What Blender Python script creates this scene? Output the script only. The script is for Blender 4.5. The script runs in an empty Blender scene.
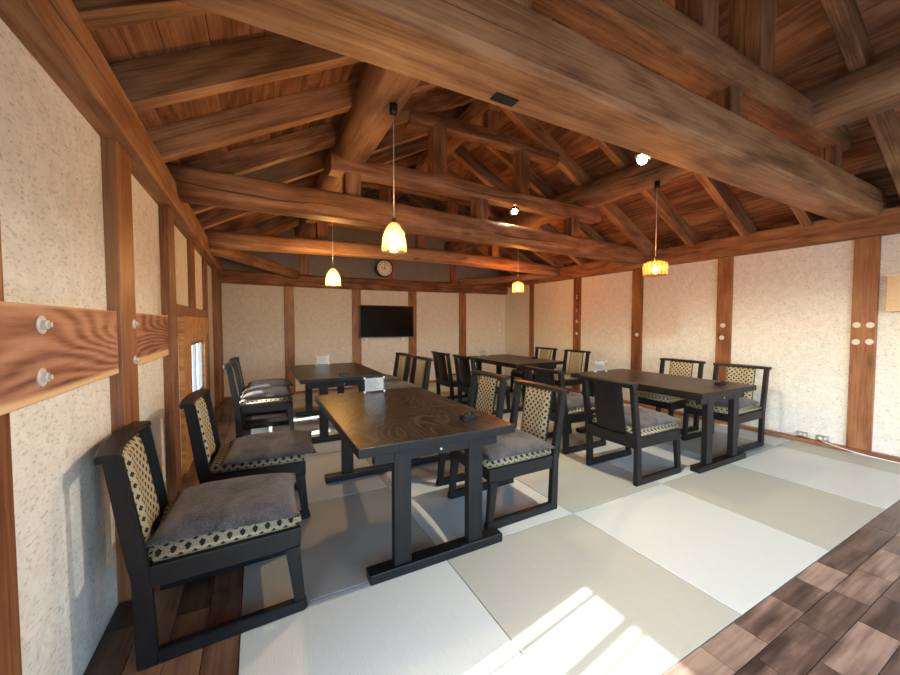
import bpy, bmesh, math, random
from mathutils import Vector, Matrix, noise
random.seed(7)
COL = bpy.context.scene.collection
PI = math.pi

# ------------------------------------------------------------------ materials
def new_mat(name):
    m = bpy.data.materials.new(name); m.use_nodes = True
    nt = m.node_tree
    b = nt.nodes['Principled BSDF']
    return m, nt, b
def N(nt, kind, **kw):
    n = nt.nodes.new('ShaderNode' + kind)
    for k, v in kw.items():
        if k.startswith('i_'):
            n.inputs[k[2:].replace('_', ' ')].default_value = v
        else:
            setattr(n, k, v)
    return n
def L(nt, a, b): nt.links.new(a, b)
def ramp(nt, fac, stops, interp='LINEAR'):
    r = N(nt, 'ValToRGB'); r.color_ramp.interpolation = interp
    while len(r.color_ramp.elements) < len(stops): r.color_ramp.elements.new(0.5)
    for e, (p, c) in zip(r.color_ramp.elements, stops):
        e.position = p; e.color = (*c, 1)
    L(nt, fac, r.inputs[0]); return r.outputs[0]
def math_(nt, op, a, b=None, c=None):
    n = N(nt, 'Math', operation=op)
    for i, v in enumerate((a, b, c)):
        if v is None: continue
        if isinstance(v, (int, float)): n.inputs[i].default_value = v
        else: L(nt, v, n.inputs[i])
    return n.outputs[0]
def mixc(nt, f, a, b, mode='MIX'):
    n = N(nt, 'Mix', data_type='RGBA', blend_type=mode)
    for i, v in ((0, f), (6, a), (7, b)):
        if isinstance(v, (int, float)): n.inputs[i].default_value = v
        elif isinstance(v, tuple): n.inputs[i].default_value = (*v, 1)
        else: L(nt, v, n.inputs[i])
    return n.outputs[2]

def wood(name, dark, mid, light, rough=.55, grain=9., use_attr=False, var=.25, bump=.15, rings=1., spec=.3, knots=True, sap=None, crack=False, ra=.6):
    """timber with the grain along local X"""
    m, nt, b = new_mat(name)
    tc = N(nt, 'TexCoord')
    if use_attr:
        at = N(nt, 'Attribute', attribute_name='bv'); rnd = at.outputs['Fac']
    else:
        rnd = N(nt, 'ObjectInfo').outputs['Random']
    off = N(nt, 'CombineXYZ')
    r1 = math_(nt, 'MULTIPLY', rnd, 37.); r2 = math_(nt, 'MULTIPLY', rnd, 91.)
    L(nt, r1, off.inputs[0]); L(nt, r2, off.inputs[1]); L(nt, r1, off.inputs[2])
    add = N(nt, 'VectorMath', operation='ADD'); L(nt, tc.outputs['Object'], add.inputs[0]); L(nt, off.outputs[0], add.inputs[1])
    mp = N(nt, 'Mapping'); mp.inputs['Scale'].default_value = (.9, grain, grain); L(nt, add.outputs[0], mp.inputs[0])
    n1 = N(nt, 'TexNoise', i_Scale=1.2, i_Detail=5., i_Roughness=.6, i_Distortion=.6); L(nt, mp.outputs[0], n1.inputs['Vector'])
    mp2 = N(nt, 'Mapping'); mp2.inputs['Scale'].default_value = (2.5, grain * 7, grain * 7); L(nt, add.outputs[0], mp2.inputs[0])
    n2 = N(nt, 'TexNoise', i_Scale=1.5, i_Detail=3.); L(nt, mp2.outputs[0], n2.inputs['Vector'])
    # growth rings: sine of a warped distance
    mp3 = N(nt, 'Mapping'); mp3.inputs['Scale'].default_value = (.35, 2.2, 2.2); L(nt, add.outputs[0], mp3.inputs[0])
    n3 = N(nt, 'TexNoise', i_Scale=1.3, i_Detail=1.5); L(nt, mp3.outputs[0], n3.inputs['Vector'])
    rg = math_(nt, 'SINE', math_(nt, 'MULTIPLY', n3.outputs[0], 95. * rings))
    rg = math_(nt, 'MULTIPLY_ADD', rg, .14, .0)
    mpp = N(nt, 'Mapping'); mpp.inputs['Scale'].default_value = (2.2, 5., 5.); L(nt, add.outputs[0], mpp.inputs[0])
    n5 = N(nt, 'TexNoise', i_Scale=1., i_Detail=4., i_Roughness=.65); L(nt, mpp.outputs[0], n5.inputs['Vector'])
    fac = math_(nt, 'ADD', math_(nt, 'MULTIPLY_ADD', n1.outputs[0], .45, .275), math_(nt, 'MULTIPLY', rg, ra))
    fac = math_(nt, 'ADD', fac, math_(nt, 'MULTIPLY_ADD', n5.outputs[0], .7, -.35))
    fac = math_(nt, 'ADD', fac, math_(nt, 'MULTIPLY_ADD', n2.outputs[0], .6, -.3))
    fac = math_(nt, 'ADD', fac, math_(nt, 'MULTIPLY_ADD', rnd, var, -var / 2))
    col = ramp(nt, fac, [(.25, dark), (.5, mid), (.78, light)])
    if knots:
        mpk = N(nt, 'Mapping'); mpk.inputs['Scale'].default_value = (1.6, 4.5, 4.5); L(nt, add.outputs[0], mpk.inputs[0])
        vk = N(nt, 'TexVoronoi', i_Scale=1.); L(nt, mpk.outputs[0], vk.inputs['Vector'])
        k = ramp(nt, vk.outputs['Distance'], [(.05, (.35, .35, .35)), (.13, (1, 1, 1))])
        col = mixc(nt, .8, col, k, 'MULTIPLY')
    if crack:
        sc_ = N(nt, 'SeparateXYZ'); L(nt, tc.outputs['Object'], sc_.inputs[0])
        nx = N(nt, 'TexNoise', noise_dimensions='1D', i_Scale=.7, i_Detail=6., i_Roughness=.45); L(nt, math_(nt, 'ADD', sc_.outputs[0], r1), nx.inputs['W'])
        cz = math_(nt, 'ADD', sc_.outputs[2], math_(nt, 'MULTIPLY_ADD', nx.outputs[0], .11, -.06))
        gap = math_(nt, 'MULTIPLY_ADD', nx.outputs[0], .022, -.0095)
        cr = math_(nt, 'LESS_THAN', math_(nt, 'ABSOLUTE', cz), gap)
        col = mixc(nt, math_(nt, 'MULTIPLY', cr, .8), col, (.03, .013, .006))
    if sap:
        sx = N(nt, 'SeparateXYZ'); L(nt, tc.outputs['Object'], sx.inputs[0])
        z = math_(nt, 'ADD', sx.outputs[2], math_(nt, 'MULTIPLY_ADD', n3.outputs[0], .05, -.025))
        s = math_(nt, 'ADD', math_(nt, 'SMOOTH_MIN', math_(nt, 'MULTIPLY', math_(nt, 'ADD', z, sap[1]), -60.), 1., .2), 0)
        s2 = math_(nt, 'MINIMUM', math_(nt, 'MULTIPLY', math_(nt, 'SUBTRACT', z, sap[2]), 60.), 1.)
        s = math_(nt, 'MAXIMUM', math_(nt, 'MAXIMUM', s, s2), 0.)
        col = mixc(nt, s, col, sap[0])
    L(nt, col, b.inputs['Base Color'])
    b.inputs['Roughness'].default_value = rough
    b.inputs['Specular IOR Level'].default_value = spec
    bp = N(nt, 'Bump', i_Strength=bump, i_Distance=.01); L(nt, fac, bp.inputs['Height']); L(nt, bp.outputs[0], b.inputs['Normal'])
    return m

M = {}
M['beam'] = wood('beam_wood', (.085, .034, .014), (.215, .095, .040), (.36, .185, .085), rings=.55, crack=True)
M['log'] = wood('log_wood', (.11, .052, .025), (.25, .125, .060), (.38, .215, .115), rings=.4, grain=6, crack=True)
M['rafter'] = wood('rafter_wood', (.10, .042, .017), (.25, .118, .050), (.40, .22, .10), rings=.6)
M['board'] = wood('roof_board_wood', (.07, .026, .011), (.185, .078, .034), (.32, .155, .072), use_attr=True, var=.22, rings=.7)
M['post'] = wood('post_wood', (.10, .036, .014), (.215, .085, .034), (.31, .145, .062), rough=.42, rings=.5, spec=.4)
M['plank'] = wood('plank_wood', (.13, .05, .032), (.30, .135, .082), (.43, .23, .145), rings=1.8, ra=1.15, grain=5, rough=.5, knots=False, sap=((.66, .45, .25), .098, .128))
M['newwood'] = wood('window_frame_wood', (.30, .13, .045), (.48, .25, .09), (.62, .37, .16), rough=.5)
M['walnut'] = wood('walnut_floor', (.030, .018, .015), (.125, .078, .062), (.32, .225, .17), use_attr=True, var=.45, rings=.8, grain=5, rough=.32, bump=.05, knots=False, spec=.5)
M['walnutdark'] = wood('walnut_plank_floor', (.045, .02, .011), (.12, .058, .034), (.24, .13, .075), use_attr=True, var=.5, rings=.6, grain=5, rough=.38, bump=.05, knots=False, spec=.5)

def black_wood():
    m, nt, b = new_mat('black_stained_wood')
    tc = N(nt, 'TexCoord'); mp = N(nt, 'Mapping'); mp.inputs['Scale'].default_value = (60, 60, 6)
    L(nt, tc.outputs['Object'], mp.inputs[0])
    n = N(nt, 'TexNoise', i_Scale=1., i_Detail=3.); L(nt, mp.outputs[0], n.inputs['Vector'])
    c = ramp(nt, n.outputs[0], [(.3, (.0045, .0045, .005)), (.75, (.011, .0105, .0105))])
    L(nt, c, b.inputs['Base Color']); b.inputs['Roughness'].default_value = .45
    b.inputs['Specular IOR Level'].default_value = .30
    bp = N(nt, 'Bump', i_Strength=.12, i_Distance=.002); L(nt, n.outputs[0], bp.inputs['Height']); L(nt, bp.outputs[0], b.inputs['Normal'])
    return m
M['black'] = black_wood()
def table_wood():
    m, nt, b = new_mat('dark_ash_tabletop')
    tc = N(nt, 'TexCoord'); oi = N(nt, 'ObjectInfo')
    add = N(nt, 'VectorMath', operation='ADD'); L(nt, tc.outputs['Object'], add.inputs[0])
    cb = N(nt, 'CombineXYZ'); L(nt, math_(nt, 'MULTIPLY', oi.outputs['Random'], 11.), cb.inputs[0]); L(nt, cb.outputs[0], add.inputs[1])
    mp = N(nt, 'Mapping'); mp.inputs['Scale'].default_value = (1.7, .5, 1.); L(nt, add.outputs[0], mp.inputs[0])
    n3 = N(nt, 'TexNoise', i_Scale=1.3, i_Detail=2., i_Distortion=.4); L(nt, mp.outputs[0], n3.inputs['Vector'])
    s = math_(nt, 'SINE', math_(nt, 'MULTIPLY', n3.outputs[0], 190.))
    mp2 = N(nt, 'Mapping'); mp2.inputs['Scale'].default_value = (150, 8., 1.); L(nt, add.outputs[0], mp2.inputs[0])
    n2 = N(nt, 'TexNoise', i_Scale=1., i_Detail=3.); L(nt, mp2.outputs[0], n2.inputs['Vector'])
    f = math_(nt, 'MULTIPLY_ADD', s, .25, n2.outputs[0])
    c = ramp(nt, f, [(.38, (.004, .0035, .0035)), (.60, (.010, .008, .0065)), (.80, (.060, .044, .030))])
    L(nt, c, b.inputs['Base Color']); b.inputs['Roughness'].default_value = .36
    b.inputs['Specular IOR Level'].default_value = .32
    bp = N(nt, 'Bump', i_Strength=.22, i_Distance=.003); L(nt, f, bp.inputs['Height']); L(nt, bp.outputs[0], b.inputs['Normal'])
    return m
M['tabletop'] = table_wood()

def plaster(name, base, speck, dens=1.):
    m, nt, b = new_mat(name)
    tc = N(nt, 'TexCoord'); mp = N(nt, 'Mapping'); mp.inputs['Scale'].default_value = (40, 40, 95)
    L(nt, tc.outputs['Object'], mp.inputs[0])
    n = N(nt, 'TexNoise', i_Scale=1., i_Detail=3., i_Roughness=.6); L(nt, mp.outputs[0], n.inputs['Vector'])
    n2 = N(nt, 'TexNoise', i_Scale=1.4, i_Detail=3.); L(nt, tc.outputs['Object'], n2.inputs['Vector'])
    n4 = N(nt, 'TexNoise', i_Scale=14., i_Detail=4., i_Roughness=.7); L(nt, tc.outputs['Object'], n4.inputs['Vector'])
    f = ramp(nt, n.outputs[0], [(.28, (1, 1, 1)), (.46, (0, 0, 0))])
    fv = math_(nt, 'MULTIPLY', f, .75 * dens)
    c0 = mixc(nt, ramp(nt, n2.outputs[0], [(.4, (0, 0, 0)), (.7, (1, 1, 1))]), base, tuple(x * .93 for x in base))
    c0 = mixc(nt, ramp(nt, n4.outputs[0], [(.4, (0, 0, 0)), (.62, (.75, .75, .75))]), c0, tuple(min(1, x * 1.14) for x in base))
    c = mixc(nt, fv, c0, speck)
    L(nt, c, b.inputs['Base Color']); b.inputs['Roughness'].default_value = .85; b.inputs['Specular IOR Level'].default_value = .15
    bp = N(nt, 'Bump', i_Strength=.25, i_Distance=.004); L(nt, n.outputs[0], bp.inputs['Height']); L(nt, bp.outputs[0], b.inputs['Normal'])
    return m
M['plaster'] = plaster('straw_plaster', (.63, .62, .575), (.35, .31, .25))
M['smooth'] = plaster('smooth_cream_wall', (.66, .635, .56), (.56, .53, .45), .25)
M['gable'] = plaster('shaded_gable_plaster', (.20, .19, .175), (.12, .11, .10))  # shadow under the roof put into a darker plaster colour

def lattice_fabric():
    m, nt, b = new_mat('lattice_fabric')
    uv = N(nt, 'UVMap'); sx = N(nt, 'SeparateXYZ'); L(nt, uv.outputs[0], sx.inputs[0])
    k = 1 / .033
    a = math_(nt, 'MULTIPLY', math_(nt, 'ADD', sx.outputs[0], sx.outputs[1]), k * .72)
    c = math_(nt, 'MULTIPLY', math_(nt, 'SUBTRACT', sx.outputs[0], sx.outputs[1]), k * .72)
    def d(v): return math_(nt, 'ABSOLUTE', math_(nt, 'SUBTRACT', math_(nt, 'FRACT', v), .5))
    mx = math_(nt, 'MAXIMUM', d(a), d(c))
    col = ramp(nt, mx, [(0, (.024, .022, .018)), (.27, (.40, .345, .22)), (.40, (.06, .05, .035)), (.44, (.45, .39, .25))], 'CONSTANT')
    n = N(nt, 'TexNoise', i_Scale=900.); 
    L(nt, col, b.inputs['Base Color']); b.inputs['Roughness'].default_value = .8
    b.inputs['Specular IOR Level'].default_value = .2
    bp = N(nt, 'Bump', i_Strength=.2, i_Distance=.002); L(nt, mx, bp.inputs['Height']); L(nt, bp.outputs[0], b.inputs['Normal'])
    return m
M['fabric'] = lattice_fabric()
def plush():
    m, nt, b = new_mat('grey_plush')
    tc = N(nt, 'TexCoord')
    n = N(nt, 'TexNoise', i_Scale=160., i_Detail=3.); L(nt, tc.outputs['Object'], n.inputs['Vector'])
    n2 = N(nt, 'TexNoise', i_Scale=9., i_Detail=3., i_Distortion=1.); L(nt, tc.outputs['Object'], n2.inputs['Vector'])
    f = math_(nt, 'MULTIPLY_ADD', n2.outputs[0], .8, math_(nt, 'MULTIPLY', n.outputs[0], .7))
    c = ramp(nt, f, [(.5, (.030, .026, .026)), (.95, (.115, .104, .103))])
    L(nt, c, b.inputs['Base Color']); b.inputs['Roughness'].default_value = .95
    b.inputs['Specular IOR Level'].default_value = .1
    b.inputs['Sheen Weight'].default_value = .18; b.inputs['Sheen Roughness'].default_value = .5
    bp = N(nt, 'Bump', i_Strength=.8, i_Distance=.006); L(nt, n.outputs[0], bp.inputs['Height']); L(nt, bp.outputs[0], b.inputs['Normal'])
    return m
M['plush'] = plush()
def tatami(name, col, axis):
    m, nt, b = new_mat(name)
    tc = N(nt, 'TexCoord'); sx = N(nt, 'SeparateXYZ'); L(nt, tc.outputs['Object'], sx.inputs[0])
    o = sx.outputs[axis]
    s = math_(nt, 'SINE', math_(nt, 'MULTIPLY', o, 2 * PI / .012))
    mp = N(nt, 'Mapping'); mp.inputs['Scale'].default_value = (260, 14, 1) if axis == 0 else (14, 260, 1)
    L(nt, tc.outputs['Object'], mp.inputs[0])
    n = N(nt, 'TexNoise', i_Scale=1., i_Detail=2.); L(nt, mp.outputs[0], n.inputs['Vector'])
    f = math_(nt, 'MULTIPLY_ADD', s, .08, n.outputs[0])
    c = ramp(nt, f, [(.25, tuple(x * .94 for x in col)), (.75, tuple(min(1, x * 1.04) for x in col))])
    L(nt, c, b.inputs['Base Color']); b.inputs['Roughness'].default_value = .48
    b.inputs['Specular IOR Level'].default_value = .45
    bp = N(nt, 'Bump', i_Strength=.12, i_Distance=.002); L(nt, f, bp.inputs['Height']); L(nt, bp.outputs[0], b.inputs['Normal'])
    return m
M['mat_lit'] = tatami('lit_weave_tatami', (.555, .60, .56), 0)  # mat tones paint in how each weave direction catches the light
M['mat_shaded'] = tatami('shaded_weave_tatami', (.42, .43, .365), 1)  # darker tone painted for the weave turned from the light
def simple(name, col, rough=.5, metal=0., spec=.5, emit=None, es=0.):
    m, nt, b = new_mat(name)
    n = N(nt, 'TexNoise', i_Scale=40., i_Detail=2.); tc = N(nt, 'TexCoord'); L(nt, tc.outputs['Object'], n.inputs['Vector'])
    c = ramp(nt, n.outputs[0], [(.3, tuple(x * .93 for x in col)), (.7, tuple(min(1, x * 1.05) for x in col))])
    L(nt, c, b.inputs['Base Color'])
    b.inputs['Roughness'].default_value = rough; b.inputs['Metallic'].default_value = metal
    b.inputs['Specular IOR Level'].default_value = spec
    if emit: b.inputs['Emission Color'].default_value = (*emit, 1); b.inputs['Emission Strength'].default_value = es
    return m
M['steel'] = simple('galvanised_steel', (.62, .60, .57), .3, 1.)
M['whitepl'] = simple('white_plastic', (.75, .73, .68), .4)
M['card'] = simple('printed_card', (.72, .68, .62), .5)
M['ink'] = simple('grey_ink', (.16, .14, .14), .6)
M['tv'] = simple('black_screen', (.003, .003, .0035), .3, spec=.05)
M['tvframe'] = simple('black_tv_frame', (.012, .012, .013), .3)
M['blackpl'] = simple('black_plastic', (.012, .012, .013), .25)
M['rim'] = simple('dark_clock_rim', (.045, .022, .012), .35)
M['face'] = simple('clock_face_white', (.78, .74, .66), .5)
M['boxwood'] = simple('pale_box_wood', (.62, .46, .28), .5)
M['gravel'] = simple('pale_outdoor_ground', (.30, .31, .30), .9)
M['cable'] = simple('pale_cord', (.65, .58, .48), .5)
M['zinc'] = simple('zinc_washer', (.60, .58, .53), .5, .35)
M['sash'] = simple('grey_aluminium', (.20, .22, .24), .4, .6)
M['brass'] = simple('brass', (.55, .38, .16), .3, 1.)
def bulb_mat(name, col, es):
    m, nt, b = new_mat(name); nt.nodes.remove(b)
    out = [n for n in nt.nodes if n.type == 'OUTPUT_MATERIAL'][0]
    t = N(nt, 'BsdfTransparent'); e = N(nt, 'Emission'); e.inputs[0].default_value = (*col, 1); e.inputs[1].default_value = es
    a = N(nt, 'AddShader'); L(nt, t.outputs[0], a.inputs[0]); L(nt, e.outputs[0], a.inputs[1]); L(nt, a.outputs[0], out.inputs[0]); return m
M['bulb'] = bulb_mat('glowing_bulb', (1., .66, .32), 18.)
M['spotbulb'] = bulb_mat('glowing_spot_bulb', (1., .84, .58), 20.)
def thin_glass(name, tint, refl=.12):
    m, nt, b = new_mat(name); nt.nodes.remove(b)
    out = [n for n in nt.nodes if n.type == 'OUTPUT_MATERIAL'][0]
    t = N(nt, 'BsdfTransparent'); t.inputs[0].default_value = (*tint, 1)
    g = N(nt, 'BsdfGlossy'); g.inputs['Roughness'].default_value = .05
    lw = N(nt, 'LayerWeight', i_Blend=.25)
    f = math_(nt, 'MULTIPLY_ADD', lw.outputs['Facing'], .55, refl * .4)
    mx = N(nt, 'MixShader'); L(nt, f, mx.inputs[0]); L(nt, t.outputs[0], mx.inputs[1]); L(nt, g.outputs[0], mx.inputs[2])
    L(nt, mx.outputs[0], out.inputs[0]); return m
M['pane'] = thin_glass('window_glass', (.96, .98, 1.), .1)
M['clear'] = thin_glass('clear_acrylic', (.93, .94, .95), .25)
def shade_glass(name, tint, trans):
    m, nt, b = new_mat(name); nt.nodes.remove(b)
    out = [n for n in nt.nodes if n.type == 'OUTPUT_MATERIAL'][0]
    t = N(nt, 'BsdfTransparent'); t.inputs[0].default_value = (*tint, 1)
    d = N(nt, 'BsdfTranslucent'); d.inputs[0].default_value = (*tint, 1)
    g = N(nt, 'BsdfGlossy'); g.inputs['Roughness'].default_value = .12
    tc = N(nt, 'TexCoord'); sx = N(nt, 'SeparateXYZ'); L(nt, tc.outputs['Object'], sx.inputs[0])
    an = math_(nt, 'ARCTAN2', sx.outputs[1], sx.outputs[0])
    rib = math_(nt, 'MULTIPLY_ADD', math_(nt, 'SINE', math_(nt, 'MULTIPLY', an, 16.)), .5, .5)
    m1 = N(nt, 'MixShader'); L(nt, math_(nt, 'MULTIPLY_ADD', rib, .05, (1 - trans) * .12), m1.inputs[0]); L(nt, t.outputs[0], m1.inputs[1]); L(nt, d.outputs[0], m1.inputs[2])
    lw = N(nt, 'LayerWeight', i_Blend=.3)
    m2 = N(nt, 'MixShader'); L(nt, math_(nt, 'MULTIPLY_ADD', lw.outputs['Facing'], .45, .08), m2.inputs[0]); L(nt, m1.outputs[0], m2.inputs[1]); L(nt, g.outputs[0], m2.inputs[2])
    L(nt, m2.outputs[0], out.inputs[0]); return m
M['shade'] = shade_glass('ribbed_pale_amber_glass', (1., .86, .60), .90)
M['amber'] = shade_glass('ribbed_amber_glass', (1., .66, .33), .86)

# ------------------------------------------------------------------ geometry helpers
def mesh_obj(name, bm, mat, parent=None, mw=None, smooth=False):
    me = bpy.data.meshes.new(name); bm.normal_update(); bm.to_mesh(me); bm.free()
    if smooth:
        for p in me.polygons: p.use_smooth = True
    o = bpy.data.objects.new(name, me); COL.objects.link(o)
    if mat: me.materials.append(mat)
    mw = mw or Matrix.Identity(4)
    if parent is not None:
        o.parent = parent
        o.matrix_basis = PW[parent.name].inverted() @ mw
    else:
        o.matrix_basis = mw
    PW[o.name] = mw.copy()
    return o
PW = {}
def empty(name, loc=(0, 0, 0), rz=0.):
    o = bpy.data.objects.new(name, None); COL.objects.link(o)
    o.empty_display_size = .1
    o.location = loc; o.rotation_euler = (0, 0, rz)
    PW[o.name] = Matrix.Translation(loc) @ Matrix.Rotation(rz, 4, 'Z')
    return o
def tag(o, label, cat, group=None):
    o['label'] = label; o['category'] = cat
    if group: o['group'] = group
    return o
def struct(o): o['kind'] = 'structure'; return o

def add_box(bm, a, b, bev=0.):
    """axis aligned box between corners a and b with bevelled edges"""
    v = [bm.verts.new((x, y, z)) for x in (a[0], b[0]) for y in (a[1], b[1]) for z in (a[2], b[2])]
    fs = [bm.faces.new([v[i] for i in q]) for q in ((0, 1, 3, 2), (4, 6, 7, 5), (0, 4, 5, 1), (2, 3, 7, 6), (0, 2, 6, 4), (1, 5, 7, 3))]
    if bev > 0:
        es = list({e for f in fs for e in f.edges})
        bmesh.ops.bevel(bm, geom=es, offset=bev, segments=2, profile=.6, affect='EDGES')
    bmesh.ops.recalc_face_normals(bm, faces=bm.faces[:])
    return v
def box(name, a, b, mat, parent=None, bev=.004, origin=None):
    a = Vector(a); b = Vector(b); c = (a + b) / 2 if origin is None else Vector(origin)
    bm = bmesh.new(); add_box(bm, a - c, b - c, bev)
    return mesh_obj(name, bm, mat, parent, Matrix.Translation(c))
def orient(p0, p1, up=(0, 0, 1)):
    p0 = Vector(p0); x = (Vector(p1) - p0).normalized(); up = Vector(up)
    y = up.cross(x).normalized(); z = x.cross(y)
    m = Matrix((x, y, z)).transposed().to_4x4(); m.translation = p0; return m
def timber(name, p0, p1, w, h, mat, parent=None, log=0., up=(0, 0, 1), bow=0., taper=0., n=14, seed=0, bev=.006, sides=20):
    """beam from p0 to p1 along its own axis (grain = local X). log: 0 sawn .. 1 round, with natural waviness"""
    p0 = Vector(p0); p1 = Vector(p1); Ln = (p1 - p0).length
    mw = orient(p0, p1, up)
    bm = bmesh.new()
    if log <= 0:
        add_box(bm, (0, -w / 2, -h / 2), (Ln, w / 2, h / 2), bev)
        return mesh_obj(name, bm, mat, parent, mw)
    rings = []
    e = 2 + (1 - log) * 7
    for i in range(n + 1):
        t = i / n; s = 1 + taper * (t - .5)
        cz = bow * 4 * t * (1 - t) + .014 * math.sin(5 * t + seed); cy = .014 * math.sin(4 * t + seed * 2.1)
        r = []
        for k in range(sides):
            a = 2 * PI * k / sides; ca, sa = math.cos(a), math.sin(a)
            q = (abs(ca) ** e + abs(sa) ** e) ** (-1 / e)
            nn = 1 + .06 * log * noise.noise(Vector((t * 6 + seed * 5, ca * 1.2, sa * 1.2)))
            r.append(bm.verts.new((t * Ln, cy + ca * q * w / 2 * s * nn, cz + sa * q * h / 2 * s * nn)))
        rings.append(r)
    for i in range(n):
        for k in range(sides):
            bm.faces.new((rings[i][k], rings[i + 1][k], rings[i + 1][(k + 1) % sides], rings[i][(k + 1) % sides]))
    bm.faces.new(rings[0]); bm.faces.new(rings[-1])
    bmesh.ops.recalc_face_normals(bm, faces=bm.faces[:])
    o = mesh_obj(name, bm, mat, parent, mw, smooth=True)
    for p in o.data.polygons:
        if len(p.vertices) > 4: p.use_smooth = False
    if log < .35: o.data.set_sharp_from_angle(angle=math.radians(24))
    return o
def lathe(bm, prof, seg=24, c=(0, 0, 0), ax='Z'):
    rings = []
    for r, z in prof:
        ring = []
        for k in range(seg):
            a = 2 * PI * k / seg
            p = (r * math.cos(a), r * math.sin(a), z)
            if ax == 'X': p = (p[2], p[0], p[1])
            if ax == 'Y': p = (p[1], p[2], p[0])
            ring.append(bm.verts.new((c[0] + p[0], c[1] + p[1], c[2] + p[2])))
        rings.append(ring)
    for i in range(len(rings) - 1):
        for k in range(seg):
            bm.faces.new((rings[i][k], rings[i][(k + 1) % seg], rings[i + 1][(k + 1) % seg], rings[i + 1][k]))
    return rings
def lathed(name, prof, mat, parent=None, loc=(0, 0, 0), seg=24, cap=True, ax='Z'):
    bm = bmesh.new(); r = lathe(bm, prof, seg, ax=ax)
    if cap: bm.faces.new(r[0]); bm.faces.new(r[-1])
    bmesh.ops.recalc_face_normals(bm, faces=bm.faces[:])
    o = mesh_obj(name, bm, mat, parent, Matrix.Translation(loc), smooth=True)
    for p in o.data.polygons:
        if len(p.vertices) > 4: p.use_smooth = False
    return o
def uv_box(o, force=None):
    me = o.data; uv = me.uv_layers.new(name='UVMap')
    for p in me.polygons:
        n = p.normal; ax = max(range(3), key=lambda i: abs(n[i])) if force is None else force
        for li in p.loop_indices:
            c = me.vertices[me.loops[li].vertex_index].co
            uv.data[li].uv = (c.y, c.z) if ax == 0 else ((c.x, c.z) if ax == 1 else (c.x, c.y))

XL, XR, YF, YB = -.58, 5.20, 7.05, -1.9
SL = .54
def zr(x):           # height of the rafters' underside
    xm = (XL + XR) / 2
    return 2.2 + SL * (x - XL if x < xm else XR - x)
XM = (XL + XR) / 2

# ------------------------------------------------------------------ floor
floor = struct(empty('floor', (2.3, 3., 0)))
box('subfloor', (XL - .3, YB - .1, -.12), (XR + .3, YF + .3, -.035), M['walnutdark'], floor, 0)
def boards(name, rects, mat, parent, z0, z1, rot=False, gap=.0015):
    """many boards in one mesh, a random tone for each board; grain along local X (rot: local X = world Y)"""
    bm = bmesh.new(); vals = []
    for (a, b, c, d) in rects:
        if rot: lo, hi = (c + gap, -b + gap, z0), (d - gap, -a - gap, z1)
        else: lo, hi = (a + gap, c + gap, z0), (b - gap, d - gap, z1)
        n0 = len(bm.faces)
        add_box(bm, lo, hi, 0)
        vals += [random.random()] * (len(bm.faces) - n0)
    mw = Matrix.Rotation(PI / 2, 4, 'Z') if rot else Matrix.Identity(4)
    o = mesh_obj(name, bm, mat, parent, mw)
    at = o.data.attributes.new('bv', 'FLOAT', 'FACE')
    at.data.foreach_set('value', vals)
    return o
TX0, TY0, TP = -.085, .765, .965
rects = []
y = TY0
k = 0
while y > YB:
    y1 = max(y - .122, YB); x = XL - random.random() * .3
    while x < XR:
        w = random.uniform(.24, .46)
        rects.append((max(x, XL), min(x + w, XR), y1, y)); x += w
    y = y1
boards('walnut_parquet', [r for r in rects if r[1] - r[0] > .01], M['walnut'], floor, -.035, 0.)
rects = []
x = XL
while x < TX0 - .01:
    x1 = min(x + .124, TX0); y = TY0 - random.random()
    while y < YF:
        w = random.uniform(.5, 1.1); rects.append((x, x1, max(y, TY0), min(y + w, YF))); y += w
    x = x1
boards('walnut_side_planks', [r for r in rects if r[3] - r[2] > .01], M['walnutdark'], floor, -.035, 0., rot=True)
for i in range(6):
    for j in range(7):
        a = TX0 + i * TP; b = min(a + TP, XR - .075); c = TY0 + j * TP; d = min(c + TP, YF)
        if d - c < .05: continue
        box('tatami_mat', (a + .0025, c + .0025, -.035), (b - .0025, d - .0025, .0), M['mat_shaded'] if (i + j) % 2 == 1 else M['mat_lit'], floor, .004)

# ------------------------------------------------------------------ walls
TOPW = 2.09
def bolt(name, parent, p, d, r=.026):
    """washer and nut; d = outward direction"""
    o = lathed(name, [(r, 0), (r, .003), (r * .93, .0045), (r * .62, .0045)], M['zinc'], parent, (0, 0, 0), 20, True, 'X')
    bm = bmesh.new(); bm.from_mesh(o.data)
    rr = lathe(bm, [(r * .55, .0045), (r * .55, .014), (r * .48, .016)], 6, ax='X'); bm.faces.new(rr[-1])
    rr = lathe(bm, [(r * .27, .014), (r * .27, .023)], 10, ax='X'); bm.faces.new(rr[-1])
    bmesh.ops.recalc_face_normals(bm, faces=bm.faces[:])
    bm.to_mesh(o.data); bm.free()
    mw = Matrix.Translation(p) @ Vector((1, 0, 0)).rotation_difference(Vector(d)).to_matrix().to_4x4()
    for p in o.data.polygons: p.use_smooth = False
    o.matrix_basis = PW[parent.name].inverted() @ mw
    return o
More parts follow.
